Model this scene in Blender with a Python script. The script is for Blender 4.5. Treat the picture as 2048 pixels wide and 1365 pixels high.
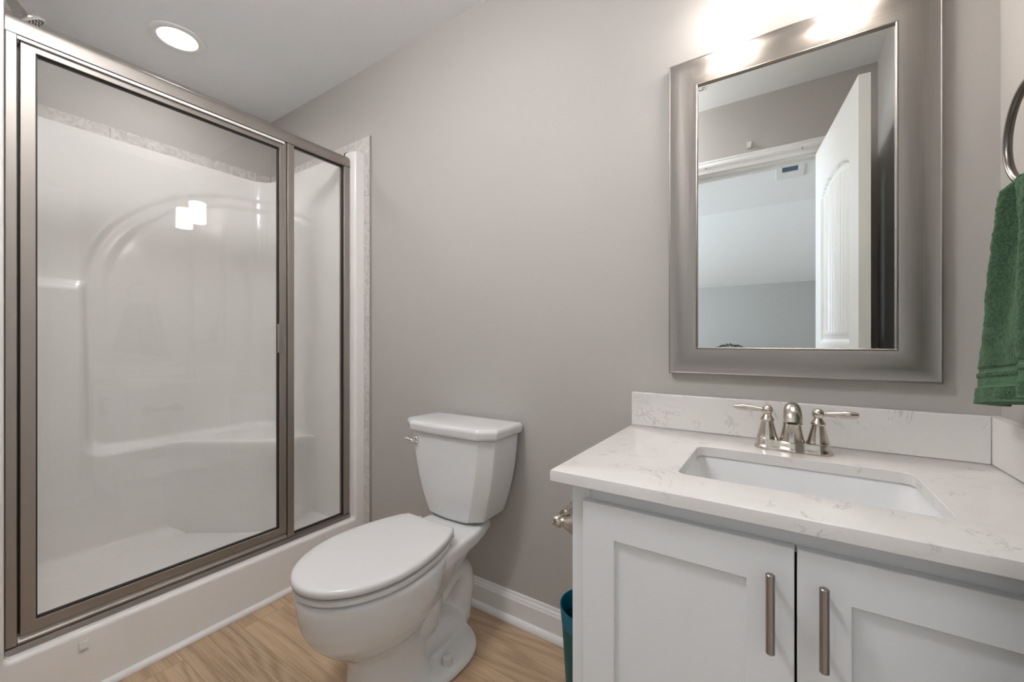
import bpy, bmesh, math, random
from mathutils import Vector, Matrix, noise
PI = math.pi
random.seed(7)
for o in list(bpy.data.objects):
    bpy.data.objects.remove(o, do_unlink=True)
SC = bpy.context.scene
C = SC.collection

# ------------------------------------------------------------------ camera
EYE = 1.068                      # eye height over the floor
F_PX, W_PX = 818.7, 2048
YAW = math.radians(33.4)
cam_d = bpy.data.cameras.new('camera')
cam = bpy.data.objects.new('camera', cam_d); C.objects.link(cam)
cam_d.sensor_fit = 'HORIZONTAL'; cam_d.sensor_width = 36.0
cam_d.lens = F_PX / W_PX * 36.0
cam_d.clip_start = 0.01
cam.location = (0, 0, EYE)
cam.rotation_euler = (PI / 2, 0, YAW)
SC.camera = cam

# ------------------------------------------------------------------ world, exposure, daylight
SC.view_settings.view_transform = 'Standard'
SC.view_settings.look = 'None'
SC.view_settings.gamma = 1
SC.view_settings.use_curve_mapping = False
SC.view_settings.exposure = 1.24
wd = bpy.data.worlds.new('world'); SC.world = wd; wd.use_nodes = True
wb = wd.node_tree.nodes['Background']
wb.inputs[0].default_value = (0.75, 0.85, 1, 1); wb.inputs[1].default_value = 0.6
# daylight through the bedroom window (the window itself is built in the bedroom's left wall)
sky = bpy.data.lights.new('daylight', 'AREA'); sky.shape = 'RECTANGLE'; sky.size = 1.7; sky.size_y = 1.3
sky.energy = 31; sky.color = (0.74, 0.87, 1.0)
so = bpy.data.objects.new('daylight', sky); C.objects.link(so)
so.location = (-3.10, -1.75, 1.45); so.rotation_euler = (0, -PI / 2, 0)   # shines toward +X
SHADE_E, CAN_E, FILL_E, BULB_E = 3.3, 31.0, 22.0, 42.0

# ------------------------------------------------------------------ room dimensions
YB = 1.315        # back wall
XR = 0.393        # right wall
XL = -2.676       # far left wall (shower)
YR = -0.05        # rear wall (with the doorway)
ZC = 2.440        # ceiling
CT = 0.803        # counter top height
YS = 0.100        # shower end wall

# ------------------------------------------------------------------ materials
def mat(name, col=(0.8, 0.8, 0.8), rough=0.5, metal=0.0, spec=None, coat=0.0, emis=None, estr=0.0):
    m = bpy.data.materials.new(name); m.use_nodes = True
    b = m.node_tree.nodes['Principled BSDF']
    b.inputs['Base Color'].default_value = (*col, 1)
    b.inputs['Roughness'].default_value = rough
    b.inputs['Metallic'].default_value = metal
    if spec is not None: b.inputs['Specular IOR Level'].default_value = spec
    if coat: b.inputs['Coat Weight'].default_value = coat; b.inputs['Coat Roughness'].default_value = 0.03
    if emis: b.inputs['Emission Color'].default_value = (*emis, 1); b.inputs['Emission Strength'].default_value = estr
    return m
def N(m, t, **kw):
    n = m.node_tree.nodes.new(t)
    for k, v in kw.items(): setattr(n, k, v)
    return n
def L(m, a, b): m.node_tree.links.new(a, b)
def BS(m): return m.node_tree.nodes['Principled BSDF']
def coords(m, out='Object', scale=(1, 1, 1), rot=(0, 0, 0)):
    tc = N(m, 'ShaderNodeTexCoord'); mp = N(m, 'ShaderNodeMapping')
    mp.inputs['Scale'].default_value = scale; mp.inputs['Rotation'].default_value = rot
    L(m, tc.outputs[out], mp.inputs[0]); return mp.outputs[0]
def ntex(m, vec, scale, detail=3, rough=0.5, dist=0.0):
    n = N(m, 'ShaderNodeTexNoise'); L(m, vec, n.inputs['Vector'])
    n.inputs['Scale'].default_value = scale; n.inputs['Detail'].default_value = detail
    n.inputs['Roughness'].default_value = rough; n.inputs['Distortion'].default_value = dist
    return n.outputs['Fac']
def ramp(m, fac, stops):
    r = N(m, 'ShaderNodeValToRGB'); L(m, fac, r.inputs[0])
    e = r.color_ramp.elements
    while len(e) < len(stops): e.new(0.5)
    for i, (p, c) in enumerate(stops):
        e[i].position = p; e[i].color = (*c, 1) if len(c) == 3 else c
    return r.outputs[0]
def mixc(m, fac, a, b, blend='MIX'):
    n = N(m, 'ShaderNodeMix', data_type='RGBA', blend_type=blend)
    for s, v in ((n.inputs[0], fac), (n.inputs[6], a), (n.inputs[7], b)):
        if isinstance(v, (int, float)): s.default_value = v
        elif isinstance(v, tuple): s.default_value = (*v, 1)
        else: L(m, v, s)
    return n.outputs[2]
def bump(m, h, strength, dist=0.001):
    b = N(m, 'ShaderNodeBump'); b.inputs['Strength'].default_value = strength
    b.inputs['Distance'].default_value = dist
    L(m, h, b.inputs['Height']); L(m, b.outputs[0], BS(m).inputs['Normal'])
def paint(name, col, rough=0.55, bs=0.12, scale=220):
    m = mat(name, col, rough)
    v = coords(m)
    bump(m, ntex(m, v, scale, 4), bs, 0.0006)
    n = ntex(m, v, 1.7, 2)
    c = ramp(m, n, [(0.3, tuple(x * 0.985 for x in col)), (0.7, col)])
    L(m, c, BS(m).inputs['Base Color'])
    return m
M = {}
M['wall'] = paint('greige_wall_paint', (0.49, 0.464, 0.44), 0.6)
M['wallb'] = paint('bedroom_wall_darker', (0.44, 0.43, 0.41), 0.6)  # bathroom wall colour repeated in a darker, greyer tone
M['ceil'] = paint('ceiling_paint', (0.89, 0.90, 0.905), 0.8, 0.2, 140)
M['trim'] = mat('white_trim_paint', (0.84, 0.835, 0.82), 0.28)
M['doorp'] = mat('white_door_paint', (0.80, 0.80, 0.79), 0.3)
M['cab'] = paint('white_cabinet_lacquer', (0.83, 0.845, 0.86), 0.38, 0.05, 300)
M['fiber'] = mat('white_fiberglass', (0.88, 0.855, 0.835), 0.13, coat=0.3)
M['ceramic'] = mat('white_vitreous_china', (0.76, 0.755, 0.75), 0.08, coat=0.4)
M['seatp'] = mat('white_seat_plastic', (0.72, 0.705, 0.695), 0.16)
M['basin'] = mat('white_basin_china', (0.85, 0.85, 0.85), 0.1, coat=0.3)
M['chrome'] = mat('polished_chrome', (0.82, 0.80, 0.78), 0.06, 1)
M['black'] = mat('black_gasket', (0.012, 0.008, 0.006), 0.5)
M['dark'] = mat('dark_gap', (0.02, 0.018, 0.016), 0.7)
M['plastic'] = mat('clear_white_plastic', (0.75, 0.73, 0.70), 0.25)
M['grout'] = mat('grout', (0.36, 0.33, 0.30), 0.9)
M['bronze'] = mat('dark_bronze_ring', (0.17, 0.155, 0.14), 0.28, 1)
M['stem'] = mat('dark_brown_dried_stem', (0.025, 0.012, 0.008), 0.7)
M['vase'] = mat('dark_vase', (0.05, 0.045, 0.04), 0.4)
M['vent'] = mat('vent_blue_grey', (0.16, 0.33, 0.45), 0.6)
M['liner'] = mat('teal_bin_body', (0.0, 0.085, 0.09), 0.45)
M['rim'] = mat('teal_blue_bin_rim', (0.0, 0.13, 0.22), 0.4)
M['bedfloor'] = mat('bedroom_dresser_wood', (0.22, 0.15, 0.10), 0.5)
M['ink'] = mat('black_ink', (0.03, 0.03, 0.03), 0.6)
M['winglass'] = mat('window_daylight_pane', (0.8, 0.9, 1.0), 0.5, emis=(0.78, 0.89, 1.0), estr=2.0)

def brushed(name, col, rough, long_axis='UV', k=0.25):
    m = mat(name, col, rough, 1)
    if long_axis == 'UV': v = coords(m, 'UV', (3, 900, 1))
    else: v = coords(m, 'Object', {'X': (4, 900, 900), 'Y': (900, 4, 900), 'Z': (900, 900, 4)}[long_axis])
    n = ntex(m, v, 1.0, 3, 0.6)
    c = ramp(m, n, [(0.25, tuple(x * (1 - k) for x in col)), (0.75, tuple(min(1, x * (1 + k)) for x in col))])
    L(m, c, BS(m).inputs['Base Color'])
    r = ramp(m, n, [(0.2, (rough * 0.8,) * 3), (0.8, (rough * 1.25,) * 3)])
    L(m, r, BS(m).inputs['Roughness'])
    bump(m, n, 0.12, 0.0002)
    return m
M['frame'] = brushed('brushed_pewter_frame', (0.36, 0.33, 0.305), 0.36, 'UV', 0.10)
M['nick_z'] = brushed('brushed_nickel_vertical', (0.385, 0.35, 0.318), 0.48, 'Z', 0.07)
M['nick_y'] = brushed('brushed_nickel_rail', (0.385, 0.35, 0.318), 0.48, 'Y', 0.07)
M['nickel'] = mat('satin_nickel', (0.60, 0.55, 0.49), 0.22, 1)
M['handle'] = brushed('brushed_steel_pull', (0.36, 0.33, 0.31), 0.30, 'Z', 0.10)
M['mirror'] = mat('mirror_silver', (0.90, 0.92, 0.90), 0.0, 1)

# thin clear glass: light passes, both faces reflect by angle
g = bpy.data.materials.new('clear_shower_glass'); g.use_nodes = True
nt = g.node_tree; nt.nodes.clear()
out = nt.nodes.new('ShaderNodeOutputMaterial'); mx = nt.nodes.new('ShaderNodeMixShader')
tr = nt.nodes.new('ShaderNodeBsdfTransparent'); tr.inputs[0].default_value = (0.985, 0.985, 0.98, 1)
gl = nt.nodes.new('ShaderNodeBsdfGlossy'); gl.inputs['Roughness'].default_value = 0.0
lw = nt.nodes.new('ShaderNodeLayerWeight'); pw = nt.nodes.new('ShaderNodeMath'); pw.operation = 'POWER'; pw.inputs[1].default_value = 5
lw.inputs[0].default_value = 0.5
ma = nt.nodes.new('ShaderNodeMath'); ma.operation = 'MULTIPLY_ADD'; ma.inputs[1].default_value = 0.95; ma.inputs[2].default_value = 0.045
nt.links.new(lw.outputs['Facing'], pw.inputs[0]); nt.links.new(pw.outputs[0], ma.inputs[0])
nt.links.new(ma.outputs[0], mx.inputs[0]); nt.links.new(tr.outputs[0], mx.inputs[1]); nt.links.new(gl.outputs[0], mx.inputs[2])
nt.links.new(mx.outputs[0], out.inputs[0])
M['glass'] = g

def emit_mat(name, col, st):
    m = bpy.data.materials.new(name); m.use_nodes = True; t = m.node_tree; t.nodes.clear()
    o = t.nodes.new('ShaderNodeOutputMaterial'); e = t.nodes.new('ShaderNodeEmission')
    e.inputs[0].default_value = (*col, 1); e.inputs[1].default_value = st
    t.links.new(e.outputs[0], o.inputs[0]); return m
M['shade'] = mat('opal_glass_shade', (0.9, 0.88, 0.85), 0.15, emis=(1.0, 0.94, 0.885), estr=SHADE_E)
M['can'] = emit_mat('downlight_lens', (1.0, 0.985, 0.985), CAN_E)

M['fill'] = emit_mat('fill_light_diffuser', (0.985, 0.985, 1.0), FILL_E)  # glow of the added, unseen fill light
M['bulb'] = emit_mat('lamp_bulb', (1.0, 0.93, 0.86), BULB_E)
# quartz
m = mat('white_quartz', (0.78, 0.75, 0.73), 0.16)
v = coords(m)
w1 = ntex(m, v, 9, 6, 0.62, 1.2)
vein = ramp(m, w1, [(0.0, (0, 0, 0)), (0.478, (0, 0, 0)), (0.497, (1, 1, 1)), (0.516, (0, 0, 0)), (1, (0, 0, 0))])
msk = ramp(m, ntex(m, v, 14, 2), [(0.50, (0, 0, 0)), (0.66, (1, 1, 1))])
vm = mixc(m, 1.0, vein, msk, 'MULTIPLY')
cl = ramp(m, ntex(m, v, 6, 4), [(0.3, (0.755, 0.73, 0.71)), (0.7, (0.80, 0.775, 0.755))])
L(m, mixc(m, vm, cl, (0.55, 0.52, 0.505)), BS(m).inputs['Base Color'])
M['quartz'] = m
# marble-look tile
m = mat('marble_tile', (0.66, 0.63, 0.60), 0.3)
v = coords(m)
w1 = ntex(m, v, 22, 7, 0.68, 1.6)
L(m, ramp(m, w1, [(0.32, (0.47, 0.435, 0.405)), (0.50, (0.60, 0.57, 0.545)), (0.62, (0.68, 0.65, 0.63))]), BS(m).inputs['Base Color'])
bump(m, w1, 0.05, 0.0003)
M['tile'] = m
# wood-look plank floor, planks along X
m = mat('oak_plank_floor', (0.4, 0.28, 0.18), 0.36)
v = coords(m)
br = N(m, 'ShaderNodeTexBrick'); L(m, v, br.inputs['Vector'])
br.offset = 0.37; br.inputs['Scale'].default_value = 1.0
br.inputs['Brick Width'].default_value = 1.22; br.inputs['Row Height'].default_value = 0.18
br.inputs['Mortar Size'].default_value = 0.0009; br.inputs['Mortar Smooth'].default_value = 0.2
br.inputs['Color1'].default_value = (0, 0, 0, 1); br.inputs['Color2'].default_value = (1, 1, 1, 1); br.inputs['Mortar'].default_value = (0.5, 0.5, 0.5, 1)
sep = N(m, 'ShaderNodeSeparateXYZ'); L(m, v, sep.inputs[0])
sx = N(m, 'ShaderNodeSeparateColor'); L(m, br.outputs['Color'], sx.inputs[0])
off = N(m, 'ShaderNodeMath', operation='MULTIPLY'); L(m, sx.outputs[0], off.inputs[0]); off.inputs[1].default_value = 7.0
cmb = N(m, 'ShaderNodeCombineXYZ')
ax = N(m, 'ShaderNodeMath', operation='ADD'); L(m, sep.outputs[0], ax.inputs[0]); L(m, off.outputs[0], ax.inputs[1])
xs = N(m, 'ShaderNodeMath', operation='MULTIPLY'); L(m, ax.outputs[0], xs.inputs[0]); xs.inputs[1].default_value = 0.13
L(m, xs.outputs[0], cmb.inputs[0]); L(m, sep.outputs[1], cmb.inputs[1]); L(m, off.outputs[0], cmb.inputs[2])
big = ntex(m, cmb.outputs[0], 5.5, 2, 0.45, 0.25)
rng = N(m, 'ShaderNodeMath', operation='MULTIPLY'); L(m, big, rng.inputs[0]); rng.inputs[1].default_value = 70.0
sn = N(m, 'ShaderNodeMath', operation='SINE'); L(m, rng.outputs[0], sn.inputs[0])
cm2 = N(m, 'ShaderNodeVectorMath', operation='MULTIPLY'); L(m, cmb.outputs[0], cm2.inputs[0]); cm2.inputs[1].default_value = (34, 300, 1)
fine = ntex(m, cm2.outputs[0], 1.0, 4, 0.7)
gr = N(m, 'ShaderNodeMath', operation='MULTIPLY_ADD'); L(m, sn.outputs[0], gr.inputs[0]); gr.inputs[1].default_value = 0.10; L(m, fine, gr.inputs[2])
c0 = ramp(m, gr.outputs[0], [(0.24, (0.34, 0.225, 0.135)), (0.50, (0.53, 0.375, 0.24)), (0.78, (0.67, 0.50, 0.34))])
tone = ramp(m, sx.outputs[0], [(0.0, (0.88, 0.88, 0.88)), (1.0, (1.06, 1.05, 1.04))])
c1 = mixc(m, 1.0, c0, tone, 'MULTIPLY')
c2 = mixc(m, br.outputs['Fac'], c1, (0.27, 0.18, 0.115))
L(m, c2, BS(m).inputs['Base Color'])
bump(m, gr.outputs[0], 0.15, 0.0008)
M['floor'] = m
# terry towel
m = mat('green_terry', (0.05, 0.17, 0.07), 0.98)
b_ = BS(m); b_.inputs['Sheen Weight'].default_value = 0.3; b_.inputs['Sheen Roughness'].default_value = 0.5
b_.inputs['Sheen Tint'].default_value = (0.45, 0.75, 0.45, 1)
v = coords(m)
n1 = ntex(m, v, 240, 4, 0.7); n2 = ntex(m, v, 18, 3)
c0 = ramp(m, n1, [(0.35, (0.012, 0.042, 0.020)), (0.68, (0.055, 0.120, 0.058))])
L(m, mixc(m, 1.0, c0, ramp(m, n2, [(0.3, (0.85, 0.85, 0.85)), (0.7, (1.1, 1.1, 1.1))]), 'MULTIPLY'), b_.inputs['Base Color'])
bump(m, n1, 0.9, 0.004)
M['terry'] = m
m = mat('green_towel_band', (0.07, 0.15, 0.08), 0.8)
bump(m, ntex(m, coords(m, 'Object', (60, 60, 1800)), 1, 2), 0.4, 0.0008)
M['band'] = m

# ------------------------------------------------------------------ builders
LOC = {}          # world matrix of each empty
def thing(name, label, cat, loc=(0, 0, 0), rotz=0.0, group=None):
    o = bpy.data.objects.new(name, None); C.objects.link(o)
    o.empty_display_size = 0.05
    o.location = loc; o.rotation_euler = (0, 0, rotz)
    o['label'] = label; o['category'] = cat
    if group: o['group'] = group
    LOC[o] = Matrix.Translation(loc) @ Matrix.Rotation(rotz, 4, 'Z')
    return o
def tag(o, label, cat, group=None, kind=None):
    o['label'] = label; o['category'] = cat
    if group: o['group'] = group
    if kind: o['kind'] = kind
    return o
def obj(name, bm, mt, parent=None, local=False, sharp=35, bev=0.0, seg=2, label=None):
    """link a bmesh (world coordinates, unless local) as one mesh object"""
    bmesh.ops.recalc_face_normals(bm, faces=bm.faces[:])
    me = bpy.data.meshes.new(name)
    if parent is not None:
        W = LOC[parent]
        if not local: bmesh.ops.transform(bm, matrix=W.inverted(), verts=bm.verts[:])
    bm.to_mesh(me); bm.free()
    for p in me.polygons: p.use_smooth = True
    me.set_sharp_from_angle(angle=math.radians(sharp))
    o = bpy.data.objects.new(name, me); C.objects.link(o)
    me.materials.append(M[mt] if isinstance(mt, str) else mt)
    if parent is not None: o.parent = parent; LOC[o] = LOC[parent]
    else: LOC[o] = Matrix.Identity(4)
    if bev:
        md = o.modifiers.new('bevel', 'BEVEL'); md.width = bev; md.segments = seg; md.limit_method = 'ANGLE'
        md.angle_limit = math.radians(30); md.harden_normals = False
    if label: o['label'] = label
    return o
def struct(name, bm, mt, **k):
    o = obj(name, bm, mt, **k); o['kind'] = 'structure'; return o
def nb(): return bmesh.new()
def box(bm, x0, x1, y0, y1, z0, z1):
    vs = [bm.verts.new((x, y, z)) for x in (x0, x1) for y in (y0, y1) for z in (z0, z1)]
    for f in ((0, 1, 3, 2), (4, 6, 7, 5), (0, 4, 5, 1), (2, 3, 7, 6), (0, 2, 6, 4), (1, 5, 7, 3)):
        bm.faces.new([vs[i] for i in f])
    return bm
def loft(bm, rings, cap=True, closed=True):
    R = [[bm.verts.new(p) for p in r] for r in rings]
    n = len(R[0])
    for a, b in zip(R[:-1], R[1:]):
        for i in range(n if closed else n - 1):
            j = (i + 1) % n
            bm.faces.new((a[i], a[j], b[j], b[i]))
    if cap:
        bm.faces.new(R[0]); bm.faces.new(R[-1][::-1])
    return bm
def lathe(bm, prof, centre, axis=(0, 0, 1), n=32, cap=True):
    """prof: (radius, distance along axis)"""
    a = Vector(axis).normalized()
    u = a.orthogonal().normalized(); w = a.cross(u); c = Vector(centre)
    rings = [[c + a * h + (u * math.cos(2 * PI * i / n) + w * math.sin(2 * PI * i / n)) * max(r, 1e-5) for i in range(n)] for r, h in prof]
    return loft(bm, rings, cap)
def tube(bm, pts, rads, n=20, cap=True, flat=1.0, up=(0, 0, 1)):
    P = [Vector(p) for p in pts]; rings = []
    prev = None
    for i, p in enumerate(P):
        t = (P[min(i + 1, len(P) - 1)] - P[max(i - 1, 0)]).normalized()
        if prev is None: u = t.cross(Vector(up)); u = u.normalized() if u.length > 1e-4 else t.orthogonal().normalized()
        else: u = (prev - t * prev.dot(t)).normalized()
        prev = u; w = t.cross(u)
        r = rads[i] if isinstance(rads, (list, tuple)) else rads
        rings.append([p + (u * math.cos(2 * PI * k / n) + w * math.sin(2 * PI * k / n) * flat) * r for k in range(n)])
    return loft(bm, rings, cap)
def spline(pts, m=6):
    P = [Vector(p) for p in pts]; P = [2 * P[0] - P[1]] + P + [2 * P[-1] - P[-2]]; o = []
    for i in range(1, len(P) - 2):
        for k in range(m):
            t = k / m; a, b, c, d = P[i - 1:i + 3]
            o.append(0.5 * ((2 * b) + (c - a) * t + (2 * a - 5 * b + 4 * c - d) * t * t + (3 * b - a - 3 * c + d) * t ** 3))
    o.append(P[-2]); return o
def sphere(bm, c, r, sc=(1, 1, 1), n=24, m=14):
    rings = []
    for i in range(m + 1):
        a = PI * i / m; rr = max(math.sin(a) * r, 1e-5); z = -math.cos(a) * r
        rings.append([(c[0] + rr * math.cos(2 * PI * k / n) * sc[0], c[1] + rr * math.sin(2 * PI * k / n) * sc[1], c[2] + z * sc[2]) for k in range(n)])
    return loft(bm, rings)
def rrect(x0, x1, y0, y1, r, z, k=6):
    pts = []
    for cx, cy, a0 in ((x1 - r, y1 - r, 0), (x0 + r, y1 - r, 90), (x0 + r, y0 + r, 180), (x1 - r, y0 + r, 270)):
        for i in range(k + 1):
            a = math.radians(a0 + 90 * i / k)
            pts.append((cx + r * math.cos(a), cy + r * math.sin(a), z))
    return pts
def prism(bm, outline, f):
    """outline: 2D points; f(p, 0/1) -> 3D"""
    return loft(bm, [[f(p, 0) for p in outline], [f(p, 1) for p in outline]])
def grid(bm, nu, nv, fn, uv=False):
    V = [[bm.verts.new(fn(i / nu, j / nv)) for j in range(nv + 1)] for i in range(nu + 1)]
    for i in range(nu):
        for j in range(nv):
            bm.faces.new((V[i][j], V[i + 1][j], V[i + 1][j + 1], V[i][j + 1]))
    return bm
def sst(a, b, x):
    t = min(1, max(0, (x - a) / (b - a))); return t * t * (3 - 2 * t)

# ------------------------------------------------------------------ the room shell
T = 0.1
struct('floor', box(nb(), -3.3, 0.55, -3.75, YB + T, -0.05, 0), 'floor')
bm = nb(); LX, LY, LH = -2.285, .715, .0725          # square cut for the recessed light
box(bm, LX + LH, 0.55, -2.28, YB + T, ZC, ZC + .09); box(bm, XL - T, LX - LH, -2.28, YB + T, ZC, ZC + .09)
box(bm, LX - LH, LX + LH, -2.28, LY - LH, ZC, ZC + .09); box(bm, LX - LH, LX + LH, LY + LH, YB + T, ZC, ZC + .09)
struct('ceiling', bm, 'ceil')
struct('wall_back', box(nb(), XL - T, 0.55, YB, YB + T, 0, ZC), 'wall')
struct('wall_right', box(nb(), XR, XR + T, -3.72, YB, 0, ZC), 'wall')
struct('wall_left', box(nb(), XL - T, XL, YR - 0.12, YB, 0, ZC), 'wall')
struct('wall_shower_end', box(nb(), XL, -1.71, YR, YS, 0, ZC), 'wall')
# rear wall with the doorway the camera stands in
DX0, DX1, DH = -0.56, 0.195, 2.05
bm = nb(); box(bm, XL, DX0 - 0.02, YR - 0.12, YR, 0, ZC); box(bm, DX1 + 0.02, XR, YR - 0.12, YR, 0, ZC); box(bm, DX0 - 0.02, DX1 + 0.02, YR - 0.12, YR, DH + 0.02, ZC)
struct('wall_rear', bm, 'wall')
# jamb and casing
bm = nb()
box(bm, DX0 - 0.02, DX0, YR - 0.12, YR, 0, DH); box(bm, DX1, DX1 + 0.02, YR - 0.12, YR, 0, DH); box(bm, DX0 - 0.02, DX1 + 0.02, YR - 0.12, YR, DH, DH + 0.02)
box(bm, DX0, DX0 + 0.012, YR - 0.085, YR - 0.045, 0, DH - 0.012); box(bm, DX1 - 0.012, DX1, YR - 0.085, YR - 0.045, 0, DH - 0.012); box(bm, DX0, DX1, YR - 0.085, YR - 0.045, DH - 0.012, DH)
struct('trim_door_jamb', bm, 'trim')
CAS = [(0, 0), (0, .010), (.006, .013), (.030, .014), (.036, .018), (.050, .019), (.056, .016), (.066, .018), (.072, .014), (.072, 0)]
def casing(side):
    bm = nb()
    for seg in range(3):
        ends = []
        for e in range(2):
            ring = []
            for (w, d) in CAS:
                y = (YR + 0.0005 + d) if side > 0 else (YR - 0.1205 - d)
                r = 0.005 + w
                if seg == 0: p = (DX0 - r, y, 0 if e == 0 else DH + r)
                elif seg == 1: p = ((DX0 - r, y, DH + r) if e == 0 else (DX1 + r, y, DH + r))
                else: p = (DX1 + r, y, DH + r if e == 0 else 0)
                ring.append(p)
            ends.append(ring)
        loft(bm, ends)
    return bm
struct('trim_door_casing', casing(1), 'trim')
struct('trim_bedroom_casing', casing(-1), 'trim')

# baseboard + quarter round along the back wall, rear wall, right wall
BASE = [(0, 0), (.0, .109), (.004, .109), (.006, .104), (.006, .098), (.010, .094), (.011, .086), (.014, .082), (.014, .022), (.0165, .0215), (.022, .018), (.027, .011), (.029, .004), (.029, 0)]
def baseb(x0, x1): return prism(nb(), BASE, lambda p, e: ((x0, x1)[e], YB - p[0], p[1]))
struct('baseboard_back', baseb(-1.700, -0.372), 'trim')
struct('baseboard_rear', prism(nb(), BASE, lambda p, e: ((-1.70, DX0 - 0.08)[e], YR + p[0], p[1])), 'trim')
struct('baseboard_right', prism(nb(), BASE, lambda p, e: (XR - p[0], (YR + 0.005, 0.77)[e], p[1])), 'trim')

# marble tile border round the shower unit
ZT0, ZT1 = 2.012, 2.088
def tile_run(bm, a, b, f, cuts):
    """pieces between successive cuts with a 1.5 mm joint; f(s, w, d) -> 3D ; w in 0..1 across the band"""
    for c0, c1 in zip(cuts[:-1], cuts[1:]):
        g_ = 0.0009
        s0, s1 = c0 + g_, c1 - g_
        def quad(sa0, sb0, sa1, sb1):
            vs = []
            for d in (0.002, 0.009):
                vs.append([f(sa0, 0, d), f(sb0, 0, d), f(sb1, 1, d), f(sa1, 1, d)])
            loft(bm, vs)
        yield s0, s1, quad
bm = nb()
TW = 0.076; XT = -1.708
# vertical strip beside the unit on the back wall (mitred at the top)
zc = [0.0, 0.275, 0.579, 0.883, 1.187, 1.491, 1.795]
for a, b, q in tile_run(bm, 0, 0, lambda s, w, d: (XT - TW + TW * w, YB - d, s), zc): q(a, b, a, b)
loft(bm, [[(XT - TW, YB - d, 1.796), (XT, YB - d, 1.796), (XT, YB - d, ZT1), (XT - TW, YB - d, ZT0 + 0.001)] for d in (.002, .009)])
# horizontal on the back wall
cb = [-2.665, -2.54, -2.243, -1.965]
for a, b, q in tile_run(bm, 0, 0, lambda s, w, d: (s, YB - d, ZT0 + TW * w), cb): q(a, b, a, b)
loft(bm, [[(-1.964, YB - d, ZT0), (XT - TW - 0.001, YB - d, ZT0), (XT - 0.001, YB - d, ZT1), (-1.964, YB - d, ZT1)] for d in (.002, .009)])
# far left wall
cl_ = [0.112, 0.276, 0.573, 0.869, 1.166, 1.305]
for a, b, q in tile_run(bm, 0, 0, lambda s, w, d: (XL + d, s, ZT0 + TW * w), cl_): q(a, b, a, b)
cz = [-2.665, -2.45, -2.15, -1.85, -1.72]
for a, b, q in tile_run(bm, 0, 0, lambda s, w, d: (s, YS + d, ZT0 + TW * w), cz): q(a, b, a, b)
struct('trim_shower_tile', bm, 'tile', sharp=20)
bm = nb()
box(bm, XT - TW, XT - 0.001, YB - 0.006, YB - 0.0003, 0, ZT1 - .001); box(bm, XL, XT - TW, YB - 0.006, YB - 0.0003, ZT0, ZT1 - .001)
box(bm, XL + .0003, XL + .006, YS, YB, ZT0, ZT1 - .001); box(bm, XL, -1.72, YS + .0003, YS + .006, ZT0, ZT1 - .001)
struct('trim_tile_grout', bm, 'grout')
# thin metal-grey edge trim of the tile strip
struct('trim_tile_edge', box(nb(), XT, XT + 0.004, YB - 0.0095, YB - 0.0003, 0, ZT1), 'grout')

# ------------------------------------------------------------------ the bedroom seen through the mirror
YK = -3.62; ZK = 1.81
struct('wall_bedroom_back', box(nb(), -3.3, XR, YK - T, YK, 0, ZK), 'wallb')
bm = nb(); loft(bm, [[(x, -2.28, ZC), (x, YK, ZK), (x, YK - 0.1, ZK), (x, YK - .1, ZC + .06), (x, -2.28, ZC + 0.06)] for x in (-3.3, XR)])
struct('ceiling_bedroom_slope', bm, 'ceil')
struct('ceiling_bedroom', box(nb(), -3.3, XL - T, -2.28, YR - 0.12, ZC, ZC + 0.06), 'ceil')
WY0, WY1, WZ0, WZ1 = -2.62, -0.88, 0.78, 2.12
bm = nb(); box(bm, -3.3, -3.2, YK, WY0, 0, ZC); box(bm, -3.3, -3.2, WY1, YR - .12, 0, ZC); box(bm, -3.3, -3.2, WY0, WY1, 0, WZ0); box(bm, -3.3, -3.2, WY0, WY1, WZ1, ZC)
struct('wall_bedroom_left', bm, 'wallb')
struct('wall_bedroom_front', box(nb(), -3.3, XL - T, YR - .12, YR - .02, 0, ZC), 'wallb')
wf = nb()
box(wf, -3.26, -3.19, WY0, WY0 + .05, WZ0, WZ1); box(wf, -3.26, -3.19, WY1 - .05, WY1, WZ0, WZ1); box(wf, -3.26, -3.19, WY0 + .05, WY1 - .05, WZ0, WZ0 + .05)
box(wf, -3.26, -3.19, WY0 + .05, WY1 - .05, WZ1 - .05, WZ1); box(wf, -3.25, -3.20, WY0 + .05, WY1 - .05, 1.43, 1.47)
win = struct('window_1', wf, 'trim')
obj('window_pane', box(nb(), -3.235, -3.23, WY0 + .05, WY1 - .05, WZ0 + .05, WZ1 - .05), 'winglass', win)

# ceiling vent
vx, vy = 0.055, -1.29
t = thing('ceiling_vent', 'white ceiling vent with blue-grey louvred centre, seen in the mirror', 'vent', (vx, vy, ZC))
bm = nb()
for a, b, c, d in ((-.095, .095, -.24, -.075), (-.095, .095, .16, .24), (-.095, -.052, -.075, .16), (.052, .095, -.075, .16)):
    box(bm, vx + a, vx + b, vy + c, vy + d, ZC - .010, ZC - .0005)
obj('frame', bm, 'trim', t, bev=.002)
bm = nb()
for k in range(11):
    y = vy - .064 + k * .0215
    loft(bm, [[(x, y - .008, ZC - .002), (x, y + .006, ZC - .009), (x, y + .0075, ZC - .008), (x, y - .0065, ZC - .001)] for x in (vx - .052, vx + .052)])
obj('slat', bm, 'vent', t)

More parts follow.
